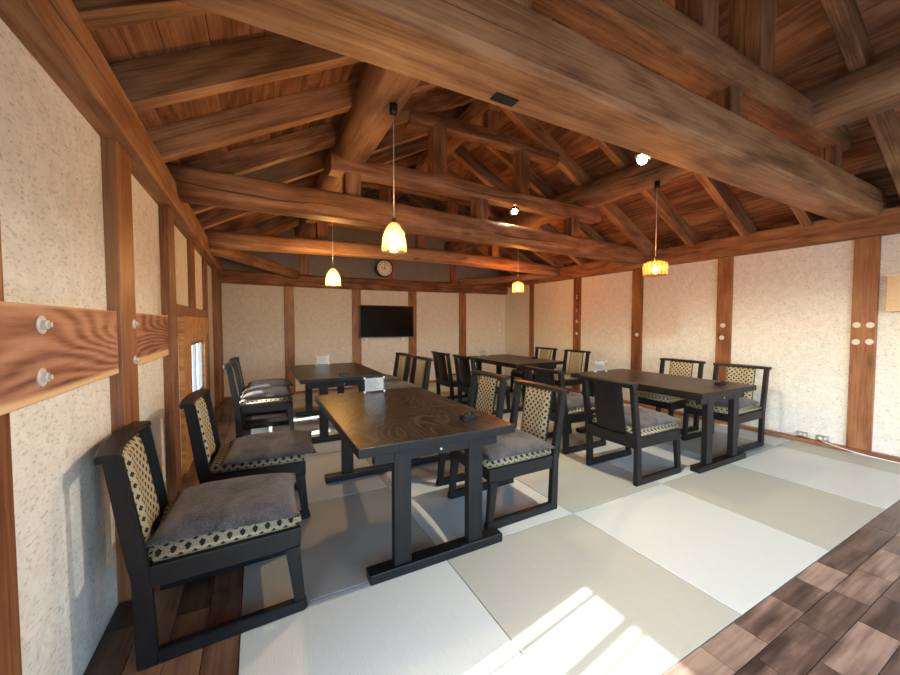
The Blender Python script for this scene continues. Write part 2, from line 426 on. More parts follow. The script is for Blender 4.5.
# left wall ---------------------------------------------------------
wl = struct(empty('wall_left', (XL, 2.5, 0)))
DY0, DY1, DZ1 = -1.35, .96, 1.65            # sliding garden door opening (beside the camera)
WY0, WY1, WZ0, WZ1 = 4.15, 5.15, .50, 1.08  # small window
t = XL - .035
def wall_panel(name, y0, y1, z0, z1, x0=t, x1=XL, mat='plaster', parent=None):
    return box(name, (x0, y0, z0), (x1, y1, z1), M[mat], parent or wl, 0)
wall_panel('plaster_panel', YB, DY0, -.035, 2.2)
wall_panel('plaster_panel', DY0, DY1, DZ1, 2.2)
wall_panel('plaster_panel', DY1, WY0, -.035, 2.2)
wall_panel('plaster_panel', WY0, WY1, -.035, WZ0)
wall_panel('plaster_panel', WY0, WY1, WZ1, 2.2)
wall_panel('plaster_panel', WY1, YF + .14, -.035, 2.2)
def vpost(y0, y1, x1, z0=0., z1=TOPW, parent=wl, mat='post'):
    return timber('wooden_post', (XL - .02 + (x1 - XL + .02) / 2, (y0 + y1) / 2, z0), (XL - .02 + (x1 - XL + .02) / 2, (y0 + y1) / 2, z1), y1 - y0, x1 - XL + .02, M[mat], parent, up=(1, 0, 0))
vpost(1.13, 1.37, -.572)
p1 = vpost(2.12, 2.34, -.53)
vpost(3.16, 3.36, -.525)
vpost(6.45, 6.95, -.52)
vpost(4.30, 4.56, -.55, 1.40)
vpost(5.36, 5.64, -.55)
for z in (1.265, 1.09): bolt('bolt', p1, (-.53, 2.29, z), (1, 0, 0), .022)
box('window_header_rail', (XL, 3.3, 1.33), (-.545, 5.4, 1.42), M['post'], wl)
box('eave_fill', (XL - .14, YB, 2.2), (XL, YF, 2.62), M['board'], wl, 0)
timber('wall_plate_beam', (-.54, YB, 2.165), (-.54, YF, 2.165), .12, .19, M['beam'], wl, bev=.012)
box('skirting_strip', (XL, 3.4, 0), (-.565, 6.2, .05), M['post'], wl, .002)
# bolted plank (two lengths)
def plank(y0, y1, label, bolts):
    o = timber('bolted_plank', (-.563, y0, 1.185), (-.563, y1, 1.185), .034, .275, M['plank'], None, bev=.003)
    tag(o, label, 'plank', 'planks bolted along the left wall')
    for (by, bz) in bolts: bolt('bolt', o, (-.546, by, bz), (1, 0, 0), .027)
    return o
plank(1.20, 2.118, 'nearest reddish horizontal plank with pale edges and two large bolts on left wall', [(1.47, 1.265), (1.46, 1.115)])
plank(2.342, 3.158, 'short reddish horizontal plank on left wall beyond the first dark post', [])
# small window
w1 = struct(empty('window_1', (XL, (WY0 + WY1) / 2, WZ0)))
fr = bmesh.new()
for a, b in (((XL - .03, WY0 - .42, .0), (-.545, WY0, 1.30)), ((XL - .03, WY1, .0), (-.545, WY1 + .22, 1.15)),
             ((XL - .03, WY0 - .45, WZ1 + .06), (-.53, WY1 + .34, 1.33)), ((XL - .03, WY0, WZ1), (-.555, WY1, WZ1 + .06)), ((XL - .03, WY0, WZ0 - .06), (-.545, WY1, WZ0))):
    a = (a[0] - .001 * len(fr.verts) / 8, a[1] - .001 * len(fr.verts) / 8, a[2])
    add_box(fr, Vector(a) - Vector((XL, 4.65, WZ0)), Vector(b) - Vector((XL, 4.65, WZ0)), .004)
mesh_obj('window_frame', fr, M['newwood'], w1, Matrix.Translation((XL, 4.65, WZ0)))
sa = bmesh.new()
for a, b in (((-.60, WY0, WZ0), (-.575, WY0 + .035, WZ1)), ((-.60, WY1 - .035, WZ0), (-.575, WY1, WZ1)), ((-.60, 4.62, WZ0), (-.575, 4.66, WZ1)),
             ((-.60, WY0, WZ0), (-.575, WY1, WZ0 + .035)), ((-.60, WY0, WZ1 - .03), (-.575, WY1, WZ1))):
    add_box(sa, a, b, 0)
mesh_obj('window_sash', sa, M['sash'], w1)
box('window_pane', (-.592, WY0, WZ0), (-.589, WY1, WZ1), M['pane'], w1, 0)
# sliding garden door beside the camera
d1 = struct(empty('door_1', (XL, -.2, 0)))
df = bmesh.new()
for a, b in (((XL - .09, DY1 - .045, 0), (XL + .02, DY1, DZ1)), ((XL - .09, DY0, 0), (XL + .02, DY0 + .05, DZ1)), ((XL - .09, DY0, DZ1 - .05), (XL + .02, DY1, DZ1)),
             ((-.62, .845, 0), (-.59, .865, DZ1)), ((-.62, .655, 0), (-.59, .70, DZ1)), ((-.62, .60, 0), (-.59, .615, DZ1)),
             ((-.62, .36, 0), (-.59, .375, DZ1)), ((-.62, .12, 0), (-.59, .135, DZ1)), ((-.62, -.25, 0), (-.59, -.20, DZ1)), ((-.62, -.80, 0), (-.59, -.78, DZ1)),
             ((XL - .09, DY0, 0), (XL + .0, DY1, .06)), ((-.62, DY0, .62), (-.59, DY1, .65))):
    add_box(df, a, b, 0)
mesh_obj('door_frame', df, M['newwood'], d1)
box('door_pane', (-.603, DY0, .05), (-.599, DY1, DZ1 - .02), M['pane'], d1, 0)

# right wall ---------------------------------------------------------
wr = struct(empty('wall_right', (XR, 2.5, 0)))
ys = [(1.165, 1.335), (2.365, 2.53), (3.55, 3.72), (4.75, 4.91), (6.02, 6.14), (-.15, .02)]
edges = sorted(ys); prev = YB
for (a, b) in edges + [(YF, YF + .14)]:
    wall_panel('plaster_panel', prev, a, -.035, 2.2, XR, XR + .14, 'smooth' if prev > 4.8 else 'plaster', wr)
    prev = b
posts_r = {}
for (a, b) in ys:
    posts_r[a] = timber('wooden_post', (XR + .045, (a + b) / 2, 0), (XR + .045, (a + b) / 2, 2.14), b - a, .15, M['post'], wr, up=(1, 0, 0))
xb = XR - .031
for (pa, y, z) in ((1.165, 1.205, 1.25), (1.165, 1.295, 1.25), (1.165, 1.205, 1.09), (1.165, 1.295, 1.085), (2.365, 2.45, 1.24), (2.365, 2.46, 1.085), (3.55, 3.62, 1.09), (4.75, 4.82, 1.30), (4.75, 4.82, 1.08)):
    bolt('bolt', posts_r[pa], (xb, y, z), (-1, 0, 0), .028)
for z in (1.74, 1.5):
    o = box('metal_tag', (xb - .004, 4.805, z - .035), (xb, 4.835, z + .035), M['steel'], posts_r[4.75], .001)
timber('wall_plate_beam', (XR - .04, YB, 2.20), (XR - .04, YF, 2.20), .18, .23, M['beam'], wr, bev=.015)
box('eave_fill', (XR + .001, YB, 2.2), (XR + .14, YF, 2.62), M['board'], wr, 0)
bs = struct(timber('baseboard_right', (XR - .035, YB, .02), (XR - .035, YF, .02), .07, .04, M['post'], None, bev=.004))

# far wall ---------------------------------------------------------
wf = struct(empty('wall_far', (2.3, YF, 0)))
for a, b, mt in ((XL, 3.95, 'plaster'), (3.95, XR, 'smooth')):
    box('plaster_panel', (a, YF, -.035), (b, YF + .14, 2.1), M[mt], wf, 0)
def gable(name, y0, y1, mat, parent, z0=2.1):
    bm = bmesh.new()
    pts = [(XL - .14, z0), (XR + .14, z0), (XR + .14, 2.45), (XM, zr(XM) + .2), (XL - .14, 2.45)]
    f = bm.faces.new([bm.verts.new((x, y0, z)) for x, z in pts])
    r = bmesh.ops.extrude_face_region(bm, geom=[f])
    for v in r['geom']:
        if isinstance(v, bmesh.types.BMVert): v.co.y = y1
    bmesh.ops.recalc_face_normals(bm, faces=bm.faces[:])
    return mesh_obj(name, bm, mat, parent)
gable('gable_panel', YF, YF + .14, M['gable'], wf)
for a, b in ((.43, .59), (1.61, 1.78), (2.76, 2.93), (3.95, 4.12), (XL, -.50)):
    timber('wooden_post', ((a + b) / 2, YF + .03, 0), ((a + b) / 2, YF + .03, 1.95), b - a, .12, M['post'], wf, up=(0, 1, 0))
timber('header_beam', (XL, YF - .01, 2.03), (XR, YF - .01, 2.03), .16, .22, M['beam'], wf, bev=.01, log=.08, n=10, seed=3)
for a in (.70, 2.31, 3.72):
    timber('gable_stud', (a + .07, YF - .0, 2.14), (a + .07, YF - .0, zr(a) + .05), .14, .06, M['beam'], wf, up=(0, 1, 0))
timber('gable_rail', (.2, YF, 2.62), (4.4, YF, 2.62), .06, .12, M['beam'], wf)
box('skirting_strip', (XL, YF - .02, 0), (XR, YF, .045), M['post'], wf, .002)
# near wall with a wide glazed opening behind the camera
wn = struct(empty('wall_near', (2.3, YB, 0)))
NX0, NX1, NZ1 = .1, 4.7, 2.0
for a, b, c, d in ((XL - .14, NX0, -.035, 2.1), (NX1, XR + .14, -.035, 2.1), (NX0, NX1, NZ1, 2.1)):
    box('plaster_panel', (a, YB - .14, c), (b, YB, d), M['plaster'], wn, 0)
gable('gable_panel', YB - .14, YB, M['plaster'], wn)
w2 = struct(empty('window_2', (2.4, YB - .07, 0)))
wb = bmesh.new()
for k in range(5):
    x = NX0 + (NX1 - NX0) * k / 4
    add_box(wb, (x - .035, YB - .1, 0), (x + .035, YB - .04, NZ1), 0)
add_box(wb, (NX0, YB - .1, NZ1 - .06), (NX1, YB - .04, NZ1), 0); add_box(wb, (NX0, YB - .1, 0), (NX1, YB - .04, .08), 0)
mesh_obj('window_frame', wb, M['post'], w2)
box('window_pane', (NX0, YB - .072, .05), (NX1, YB - .068, NZ1 - .02), M['pane'], w2, 0)
timber('header_beam', (XL, YB + .06, 2.12), (XR, YB + .06, 2.12), .12, .2, M['beam'], wn)
gnd = struct(box('floor_outside', (-14, -14, -.5), (18, 18, -.4), M['gravel'], None, 0))

# ------------------------------------------------------------------ roof
ceil = struct(empty('ceiling', (XM, 2.6, 3.9)))
RH = .165
run = XM - XL + .35
slen = run * math.sqrt(1 + SL * SL)
for side in (0, 1):
    # boards run along Y; local X = world Y, local Y = up the slope
    bm = bmesh.new(); vals = []
    s = 0.
    while s < slen:
        w = random.uniform(.14, .21); s1 = min(s + w, slen)
        yy = YB - .2 - random.random() * 2
        while yy < YF + .2:
            ln = random.uniform(1.8, 3.6); n0 = len(bm.faces)
            dz = random.uniform(0, .004)
            add_box(bm, (yy + .001, s + .0015, dz), (min(yy + ln, YF + .2) - .001, s1 - .0015, .03), 0)
            vals += [random.random()] * (len(bm.faces) - n0); yy += ln
        s = s1
    ca = 1 / math.sqrt(1 + SL * SL); sa_ = SL * ca
    base = Vector((XL - .35, 0, zr(XL) - .35 * SL + RH / ca)) if side == 0 else Vector((XR + .35, 0, zr(XR) - .35 * SL + RH / ca))
    ly = Vector((ca, 0, sa_)) if side == 0 else Vector((-ca, 0, sa_))
    lx = Vector((0, 1, 0)) if side == 1 else Vector((0, -1, 0))
    lz = lx.cross(ly)
    if side == 0:                              # mirrored: keep a right-handed frame
        for v in bm.verts: v.co.x = -v.co.x
        bmesh.ops.reverse_faces(bm, faces=bm.faces[:])
    mw = Matrix((lx, ly, lz)).transposed().to_4x4(); mw.translation = base
    o = mesh_obj('roof_boards', bm, M['board'], ceil, mw)
    at = o.data.attributes.new('bv', 'FLOAT', 'FACE'); at.data.foreach_set('value', vals)
    # an outer skin closes the gaps between the boards
    bm = bmesh.new(); add_box(bm, (-YF - .25 if side == 0 else YB - .25, -.05, .03), (-YB + .25 if side == 0 else YF + .25, slen + .02, .07), 0)
    mesh_obj('roof_underlay', bm, M['beam'], ceil, mw)
yr = 2.15 - .61 * 6
rn = 0
while yr < YF - .1:
    for side in (0, 1):
        x0 = XL - .25 if side == 0 else XR + .25
        x1 = XM - .005 if side == 0 else XM + .005
        zz = zr(XL) - .25 * SL
        off = RH / 2 / (1 / math.sqrt(1 + SL * SL))
        yj = yr + .04 + (.07 if abs(yr - 1.54) < .02 else 0)
        timber('rafter', (x0, yj, zz + off), (x1, yj, zr(XM) + off), .085, RH, M['rafter'], ceil, bev=.004)
    yr += .61; rn += 1

# purlins: natural logs on the trusses
def purlin(x, r, z, label, seed, y0=YB + .02, y1=YF - .02, log=.85, mat='log'):
    o = timber('purlin', (x, y0, z), (x, y1, z), 2 * r, 2 * r, M[mat], None, log=log, n=26, seed=seed, sides=24)
    tag(o, label, 'beam', 'purlins carrying the rafters'); return o
purlin(.78, .145, 2.865, 'thick round log purlin under left roof slope', 1.3)
purlin(3.74, .145, 2.865, 'thick round log purlin under right roof slope', 4.2)
purlin(XM, .10, zr(XM) - .075, 'square ridge beam at the peak of the board roof', 2.2, log=.15, mat='beam')

# trusses
def truss(name_label, y, lower, upper, struts, top=None, topstruts=(), hole_shades=()):
    r = empty('roof_truss', (XM, y, 2.25)); tag(r, name_label, 'truss', 'roof trusses across the room')
    timber('tie_beam', lower['a'], lower['b'], lower['w'], lower['h'], M['beam' if lower.get('m') is None else lower['m']], r, log=lower['log'], bow=lower['bow'], taper=lower.get('taper', 0), n=24, seed=lower['seed'], sides=28)
    if upper:
        timber('upper_beam', upper['a'], upper['b'], upper['w'], upper['h'], M['beam'], r, log=upper.get('log', .2), bow=upper.get('bow', 0), n=16, seed=upper.get('seed', 1), sides=24)
    for (x, z0, z1, w) in struts:
        timber('strut', (x, y, z0), (x, y, z1), w, w, M['beam'], r, up=(0, 1, 0))
    if top:
        timber('collar_beam', top['a'], top['b'], top['w'], top['h'], M['beam'], r, log=.15, bow=top.get('bow', 0), n=10, seed=6, sides=24)
    for (x, z0, z1, w) in topstruts:
        timber('strut', (x, y, z0), (x, y, z1), w, w, M['beam'], r, up=(0, 1, 0))
    for (p, q) in hole_shades:
        box('mortise_shade', p, q, M['blackpl'], r, 0)  # black block stands in for the shade inside a mortise
    return r
yA, yB_, yC = 1.28, 3.42, 5.22
truss('nearest and largest roof truss, heavy log tie beam crossing overhead', yA,
      dict(a=(XL + .02, yA, 2.36), b=(XR - .02, yA + .02, 2.385), w=.30, h=.25, log=.12, bow=.01, taper=.02, seed=.6),
      dict(a=(.52, yA, 2.80), b=(4.42, yA, 2.82), w=.19, h=.19, log=.1),
      [(.94, 2.46, 2.74, .15), (2.64, 2.46, 2.74, .14), (4.25, 2.46, 2.74, .15), (1.62, 2.87, 3.4, .17), (2.95, 2.87, 3.44, .19)],
      None, [(XM, 2.87, 3.7, .16)], [((.93, 1.33, 2.257), (1.05, 1.38, 2.30)), ((1.60, 1.27, 2.722), (1.70, 1.32, 2.75)), ((2.72, 1.27, 2.709), (2.80, 1.32, 2.74))])
truss('middle roof truss with stacked beams and short struts', yB_,
      dict(a=(XL + .02, 3.33, 2.27), b=(XR - .02, 3.56, 2.25), w=.24, h=.22, log=.45, bow=.035, seed=2.),
      dict(a=(.60, yB_, 2.67), b=(3.98, yB_, 2.67), w=.17, h=.15, log=.15, bow=.01),
      [(.79, 2.34, 2.62, .14), (2.17, 2.38, 2.62, .14), (3.55, 2.36, 2.62, .14), (1.66, 2.73, 3.24, .15), (2.74, 2.73, 3.24, .14)],
      dict(a=(1.34, yB_, 3.27), b=(3.25, yB_, 3.27), w=.15, h=.13, bow=.03), [(XM, 3.32, 3.72, .13)])
truss('far roof truss with a bowed log tie beam near the clock', yC,
      dict(a=(XL + .02, 5.15, 2.25), b=(XR - .02, 5.28, 2.22), w=.22, h=.20, log=.8, bow=.085, seed=3.4, m='log'),
      dict(a=(.60, yC, 2.67), b=(3.98, yC, 2.67), w=.16, h=.15, log=.15, bow=.01),
      [(.8, 2.36, 2.62, .14), (2.25, 2.4, 2.62, .13), (3.6, 2.36, 2.62, .13), (1.69, 2.73, 3.24, .14), (2.8, 2.73, 3.24, .14)],
      dict(a=(1.34, yC, 3.27), b=(3.25, yC, 3.27), w=.14, h=.13, bow=.02), [(XM, 3.32, 3.72, .13)])
o = timber('corner_brace', (XL + .05, 5.30, 2.17), (.62, YF - .04, 2.12), .15, .15, M['log'], None, log=.9, n=12, seed=1, bow=.02)
tag(o, 'round log corner brace in the far left corner under the ceiling', 'brace', 'log braces in the far corners')
o = timber('corner_brace', (XR - .1, 5.35, 2.19), (3.95, YF - .04, 2.14), .13, .13, M['log'], None, log=.9, n=12, seed=2, bow=.02)
tag(o, 'round log corner brace in the far right corner under the ceiling', 'brace', 'log braces in the far corners')

# ------------------------------------------------------------------ tables
def make_table():
    r = empty('dining_table')
    W, D, H = .90, 1.42, .69
    bm = bmesh.new(); add_box(bm, (-W / 2, -D / 2, H - .048), (W / 2, D / 2, H), .006)
    o = mesh_obj('tabletop', bm, M['tabletop'], r); o.data.materials.append(M['black'])
    for p in o.data.polygons:
        if p.normal.z < .6: p.material_index = 1
    for sy in (-1, 1):
        yy = sy * (D / 2 - .075)
        bm = bmesh.new(); add_box(bm, (-.39, yy - .04, 0), (.39, yy + .04, .05), .006)
        o = mesh_obj('foot_runner', bm, M['black'], r)
        for sx in (-.215, .215):
            bm = bmesh.new(); add_box(bm, (sx - .045, yy - .024, .05), (sx + .045, yy + .024, H - .048), .003)
            mesh_obj('leg', bm, M['black'], r)
        bm = bmesh.new(); add_box(bm, (-.36, yy - .02, H - .112), (.36, yy + .022, H - .0485), .003)
        o = mesh_obj('end_rail', bm, M['black'], r)
        bm = bmesh.new(); q = lathe(bm, [(.007, 0), (.006, .004), (.002, .005)], 10, ax='Y'); bm.faces.new(q[0]); bm.faces.new(q[-1])
        for v in bm.verts:
            v.co = Vector((v.co.x, yy + sy * .022 + sy * v.co.y, H - .085 + v.co.z))
        bmesh.ops.recalc_face_normals(bm, faces=bm.faces[:])
        c = mesh_obj('screw_cap', bm, M['steel'], o)
    bm = bmesh.new()
    for sx in (-.215, .215): add_box(bm, (sx - .02, -D / 2 + .1, H - .105), (sx + .02, D / 2 - .1, H - .0485), .003)
    mesh_obj('side_rail', bm, M['black'], r)
    return r
def copy_tree(o, parent=None):
    c = o.copy(); COL.objects.link(c)
    if parent is not None: c.parent = parent
    for ch in list(o.children): copy_tree(ch, c)
    return c
tb = make_table()
tspots = [(.85, 2.365, 'nearest black dining table, wood grain gleaming on its top'),
          (.83, 4.69, 'black dining table in the far left, in front of the television wall'),
          (3.66, 2.365, 'black dining table nearest the right wall, second from the parquet'),
          (3.66, 4.79, 'farthest black dining table near the right back corner')]
tspots[2] = (3.66, 2.365, 'black dining table on the right beside the bare plaster wall')
for i, (x, y, lab) in enumerate(tspots):
    o = tb if i == 0 else copy_tree(tb)
    o.location = (x, y, 0); tag(o, lab, 'table', 'black dining tables on tatami')

# ------------------------------------------------------------------ chairs (facing local +X, origin between the rear feet)
def side_piece(pts, y0, y1, bev=.004):
    bm = bmesh.new(); f = bm.faces.new([bm.verts.new((x, y0, z)) for x, z in pts])
    r = bmesh.ops.extrude_face_region(bm, geom=[f])
    for v in r['geom']:
        if isinstance(v, bmesh.types.BMVert): v.co.y = y1
    bmesh.ops.recalc_face_normals(bm, faces=bm.faces[:])
    bmesh.ops.bevel(bm, geom=bm.edges[:], offset=bev, segments=2, affect='EDGES')
    return bm
def bowed(pts_xz, y0, y1, sag, n=10, bev=0):
    """a cross piece whose profile (x,z) is carried across the width, bulging back by sag at the middle"""
    bm = bmesh.new(); rings = []
    for i in range(n + 1):
        t = i / n; d = -sag * 4 * t * (1 - t)
        rings.append([bm.verts.new((x + d, y0 + (y1 - y0) * t, z)) for x, z in pts_xz])
    k = len(pts_xz)
    for i in range(n):
        for j in range(k): bm.faces.new((rings[i][j], rings[i][(j + 1) % k], rings[i + 1][(j + 1) % k], rings[i + 1][j]))
    bm.faces.new(rings[0]); bm.faces.new(rings[-1])
    bmesh.ops.recalc_face_normals(bm, faces=bm.faces[:]); return bm
def make_chair():
    r = empty('dining_chair')
    W = .50; T = .034
    for s in (-1, 1):
        y0, y1 = (s * W / 2, s * (W / 2 - T)); y0, y1 = min(y0, y1), max(y0, y1)
        mesh_obj('rear_leg', side_piece([(.0, .0), (.065, .0), (.048, .36), (.038, .42), (-.022, .80), (-.075, .80), (-.02, .40), (-.008, .34)], y0, y1), M['black'], r)
        mesh_obj('front_leg', side_piece([(.535, .052), (.578, .052), (.560, .30), (.50, .30)], y0, y1), M['black'], r)
        mesh_obj('floor_runner', side_piece([(.06, .0), (.575, .0), (.59, .012), (.582, .053), (.06, .053)], y0, y1), M['black'], r)
    bm = bmesh.new(); add_box(bm, (.03, -W / 2 + .004, .292), (.565, -W / 2 + T, .375), .004)
    add_box(bm, (.03, W / 2 - T, .292), (.565, W / 2 - .004, .375), .004)
    add_box(bm, (.525, -W / 2 + T, .300), (.56, W / 2 - T, .375), .004)
    add_box(bm, (.04, -W / 2 + T, .355), (.54, W / 2 - T, .370), 0)
    mesh_obj('seat_frame', bm, M['black'], r)
    bm = bowed([(.0, .290), (.022, .290), (.006, .385), (-.016, .385)], -W / 2 + T, W / 2 - T, .012)
    mesh_obj('back_rail', bm, M['black'], r)
    # padded seat
    bm = bmesh.new(); add_box(bm, (.035, -W / 2 + .012, .372), (.570, W / 2 - .012, .425), 0)
    bmesh.ops.bevel(bm, geom=bm.edges[:], offset=.018, segments=3, affect='EDGES')
    o = mesh_obj('seat', bm, M['fabric'], r, smooth=True); uv_box(o)
    # backrest: black board with a padded patterned front
    pw = .135
    def bx(z): return .026 - (z - .42) * (.062 / .38)
    bm = bowed([(bx(.385) - .028, .385), (bx(.385) - .014, .385), (bx(.79) - .014, .79), (bx(.79) - .028, .79)], -pw, pw, .02)
    mesh_obj('back_board', bm, M['black'], r)
    bm = bmesh.new(); ny, nz = 8, 14; g = [[None] * (nz + 1) for _ in range(ny + 1)]; h = [[None] * (nz + 1) for _ in range(ny + 1)]
    for i in range(ny + 1):
        for j in range(nz + 1):
            u = i / ny * 2 - 1; v = j / nz; z = .40 + v * .385
            puff = .026 * (1 - abs(u) ** 6) ** .5 * (1 - abs(2 * v - 1) ** 10) ** .5 + .004
            d = -.02 * (1 - (u * pw / (pw)) ** 2)
            g[i][j] = bm.verts.new((bx(z) - .014 + puff + d, u * (pw - .002), z))
            h[i][j] = bm.verts.new((bx(z) - .0145 + d, u * (pw - .002), z))
    for i in range(ny):
        for j in range(nz):
            bm.faces.new((g[i][j], g[i + 1][j], g[i + 1][j + 1], g[i][j + 1])); bm.faces.new((h[i][j], h[i][j + 1], h[i + 1][j + 1], h[i + 1][j]))
    for i in range(ny):
        bm.faces.new((g[i][0], h[i][0], h[i + 1][0], g[i + 1][0])); bm.faces.new((g[i][nz], g[i + 1][nz], h[i + 1][nz], h[i][nz]))
    for j in range(nz):
        bm.faces.new((g[0][j], g[0][j + 1], h[0][j + 1], h[0][j])); bm.faces.new((g[ny][j], h[ny][j], h[ny][j + 1], g[ny][j + 1]))
    bmesh.ops.recalc_face_normals(bm, faces=bm.faces[:])
    o = mesh_obj('backrest', bm, M['fabric'], r, smooth=True); uv_box(o, 0)
    bm = bowed([(-.088, .786), (-.024, .786), (-.018, .795), (-.024, .812), (-.082, .814), (-.092, .805)], -W / 2 - .008, W / 2 + .008, .028, 14)
    mesh_obj('top_rail', bm, M['black'], r)
    return r
ch0 = make_chair()
# x,y of the point between the rear feet, heading; label; cushion label
chairs = [
 (-.42, 1.91, 0.04, 'nearest patterned chair at the left wall, front left of the picture', 'grey plush cushion on the nearest chair by left wall', .0, -.012),
 (-.29, 2.76, -.05, 'second patterned chair along the left wall, behind the nearest one', 'grey plush cushion on second chair by the left wall', .05, -.06),
 (-.22, 4.72, 0.0, 'left wall chair lit by the small window, beside far left table', 'grey plush cushion bright with window light', .0, .02),
 (-.20, 5.42, 0.0, 'hindmost left wall chair, mostly behind the window-lit chair', 'dark grey plush cushion on the hindmost left wall chair', .03, 0),
 (1.79, 2.07, PI + .02, 'chair with pale grey cushion at the near right corner of nearest table', 'pale grey plush cushion on chair at nearest table front corner', .0, .04),
 (1.80, 2.75, PI, 'chair tucked at the far right side of the nearest table', 'grey plush cushion on chair at far side of nearest table', .0, 0),
 (1.87, 4.42, PI, 'nearer of two chairs on the right side of the far left table', 'grey cushion on nearer right-side chair of far left table', .0, 0),
 (1.87, 5.12, PI, 'farther of two chairs on the right side of the far left table', 'grey cushion on farther right-side chair of far left table', .0, 0),
 (2.58, 5.10, 0.0, 'farther chair seen from behind on the left side of farthest table', None, 0, 0),
 (2.58, 4.38, 0.0, 'nearer chair seen from behind on the left side of farthest table', None, 0, 0),
 (4.66, 5.12, PI, 'farther wall-side chair at the farthest table', None, 0, 0),
 (4.66, 4.38, PI, 'nearer wall-side chair at the farthest table', None, 0, 0),
 (2.58, 2.03, 0.0, 'nearer black-backed chair on the left side of the right table', 'brown-grey cushion on nearer left chair of the right table', .0, 0),
 (2.60, 2.80, 0.0, 'farther black-backed chair on the left side of the right table', 'brown-grey cushion on farther left chair of the right table', .0, 0),
 (4.62, 2.66, PI, 'farther wall-side chair at the right table', None, 0, 0),
 (4.62, 2.03, PI, 'nearer wall-side chair at the right table casting a shadow on plaster', 'thin dark cushion on nearer wall-side chair of right table', .0, 0),
]
G = 'black framed dining chairs with lattice fabric'
def cushion_mesh():
    bm = bmesh.new(); n = 20; top = []; bot = []
    for i in range(n + 1):
        a = []; b = []
        for j in range(n + 1):
            u = i / n * 2 - 1; v = j / n * 2 - 1
            pin = 1 - .06 * (1 - u * u) * (abs(v) ** 3); pin2 = 1 - .06 * (1 - v * v) * (abs(u) ** 3)
            x, y = u * .268 * pin2, v * .25 * pin
            e = max(0, (1 - abs(u) ** 3.2) * (1 - abs(v) ** 3.2)) ** .6
            z = .066 * e - .026 * math.exp(-((u * u + v * v) / .035))
            z += .004 * noise.noise(Vector((u * 3, v * 3, 1))) * e
            zb = -.022 * e
            a.append(bm.verts.new((x, y, .022 + z))); b.append(a[-1] if i in (0, n) or j in (0, n) else bm.verts.new((x, y, .022 + zb)))
        top.append(a); bot.append(b)
    for i in range(n):
        for j in range(n):
            bm.faces.new((top[i][j], top[i + 1][j], top[i + 1][j + 1], top[i][j + 1]))
            q = (bot[i][j], bot[i][j + 1], bot[i + 1][j + 1], bot[i + 1][j])
            try: bm.faces.new(q)
            except ValueError: pass
    bmesh.ops.recalc_face_normals(bm, faces=bm.faces[:]); return bm
cu0 = mesh_obj('seat_cushion', cushion_mesh(), M['plush'], None, smooth=True)
first = True
for i, (x, y, rz, lab, clab, dx, dy) in enumerate(chairs):
    o = ch0 if i == 0 else copy_tree(ch0)
    o.location = (x, y, 0); o.rotation_euler = (0, 0, rz); tag(o, lab, 'chair', G)
    if clab:
        c = cu0 if first else cu0.copy()
        if not first: COL.objects.link(c)
        first = False
        v = Matrix.Rotation(rz, 4, 'Z') @ Vector((.315 + dx, dy, .4245))
        c.matrix_basis = Matrix.Translation(Vector((x, y, 0)) + v) @ Matrix.Rotation(rz + random.uniform(-.08, .08), 4, 'Z')
        if i == 0: c.rotation_euler.z = rz - .10
        tag(c, clab, 'cushion', 'grey plush seat cushions')

# ------------------------------------------------------------------ small things on the tables
def menu_stand(x, y, rz, lab, first=None):
    if first is not None:
        r = copy_tree(first)
    else:
        r = empty('menu_stand')
        bm = bmesh.new(); add_box(bm, (-.078, -.0015, .014), (.078, .0015, .118), 0)
        c = mesh_obj('menu_card', bm, M['card'], r)
        bm = bmesh.new()
        random.seed(3)
        for k in range(8):
            z = .104 - k * .0105; w = random.uniform(.04, .066)
            add_box(bm, (-.066, -.0024, z - .0014), (-.066 + w * 2 * .95, -.0018, z + .0014), 0)
        mesh_obj('printed_lines', bm, M['ink'], c)
        bm = bmesh.new(); add_box(bm, (-.086, -.0045, .008), (.086, -.003, .124), 0); add_box(bm, (-.086, .003, .008), (.086, .0045, .124), 0)
        mesh_obj('acrylic_panel', bm, M['clear'], r)
        for sx in (-1, 1):
            bm = bmesh.new()
            add_box(bm, (sx * .084 - .007, -.013, 0), (sx * .084 + .007, .013, .014), .002)
            add_box(bm, (sx * .084 - .007, -.007, .116), (sx * .084 + .007, .007, .129), .002)
            mesh_obj('corner_clip', bm, M['whitepl'], r)
    r.location = (x, y, .6905); r.rotation_euler = (0, 0, rz)
    tag(r, lab, 'menu stand', 'small menu stands at the table ends'); return r
ms = menu_stand(.86, 2.98, .05, 'clear menu stand with white card on the nearest table')
menu_stand(.80, 5.30, .0, 'menu stand on the far left table before the back wall', ms)
menu_stand(3.60, 2.98, -.1, 'menu stand on the end of the right table', ms)
menu_stand(3.50, 5.36, .0, 'menu stand on the farthest table near the back wall', ms)
def pager(x, y, rz, lab, first=None):
    if first is not None: r = copy_tree(first)
    else:
        r = empty('call_button')
        mesh_obj('case', side_piece([(-.05, 0), (.05, 0), (.05, .022), (.035, .032), (-.05, .026)], -.025, .025, .004), M['blackpl'], r)
        bm = bmesh.new(); q = lathe(bm, [(.015, .026), (.014, .034), (.010, .036)], 16, c=(.0, 0, 0)); bm.faces.new(q[-1])
        mesh_obj('push_button', bm, M['tvframe'], r, smooth=True)
    r.location = (x, y, .6905); r.rotation_euler = (0, 0, rz)
    tag(r, lab, 'call button', 'black call buttons on the tables'); return r
pg = pager(1.12, 1.88, .1, 'small black call button on the nearest table')
pager(.84, 4.10, 0, 'small black call button on the far left table', pg)
pager(3.82, 1.82, .0, 'small black call button on the right table', pg)
pager(4.0, 4.6, .0, 'small black call button on the farthest table', pg)

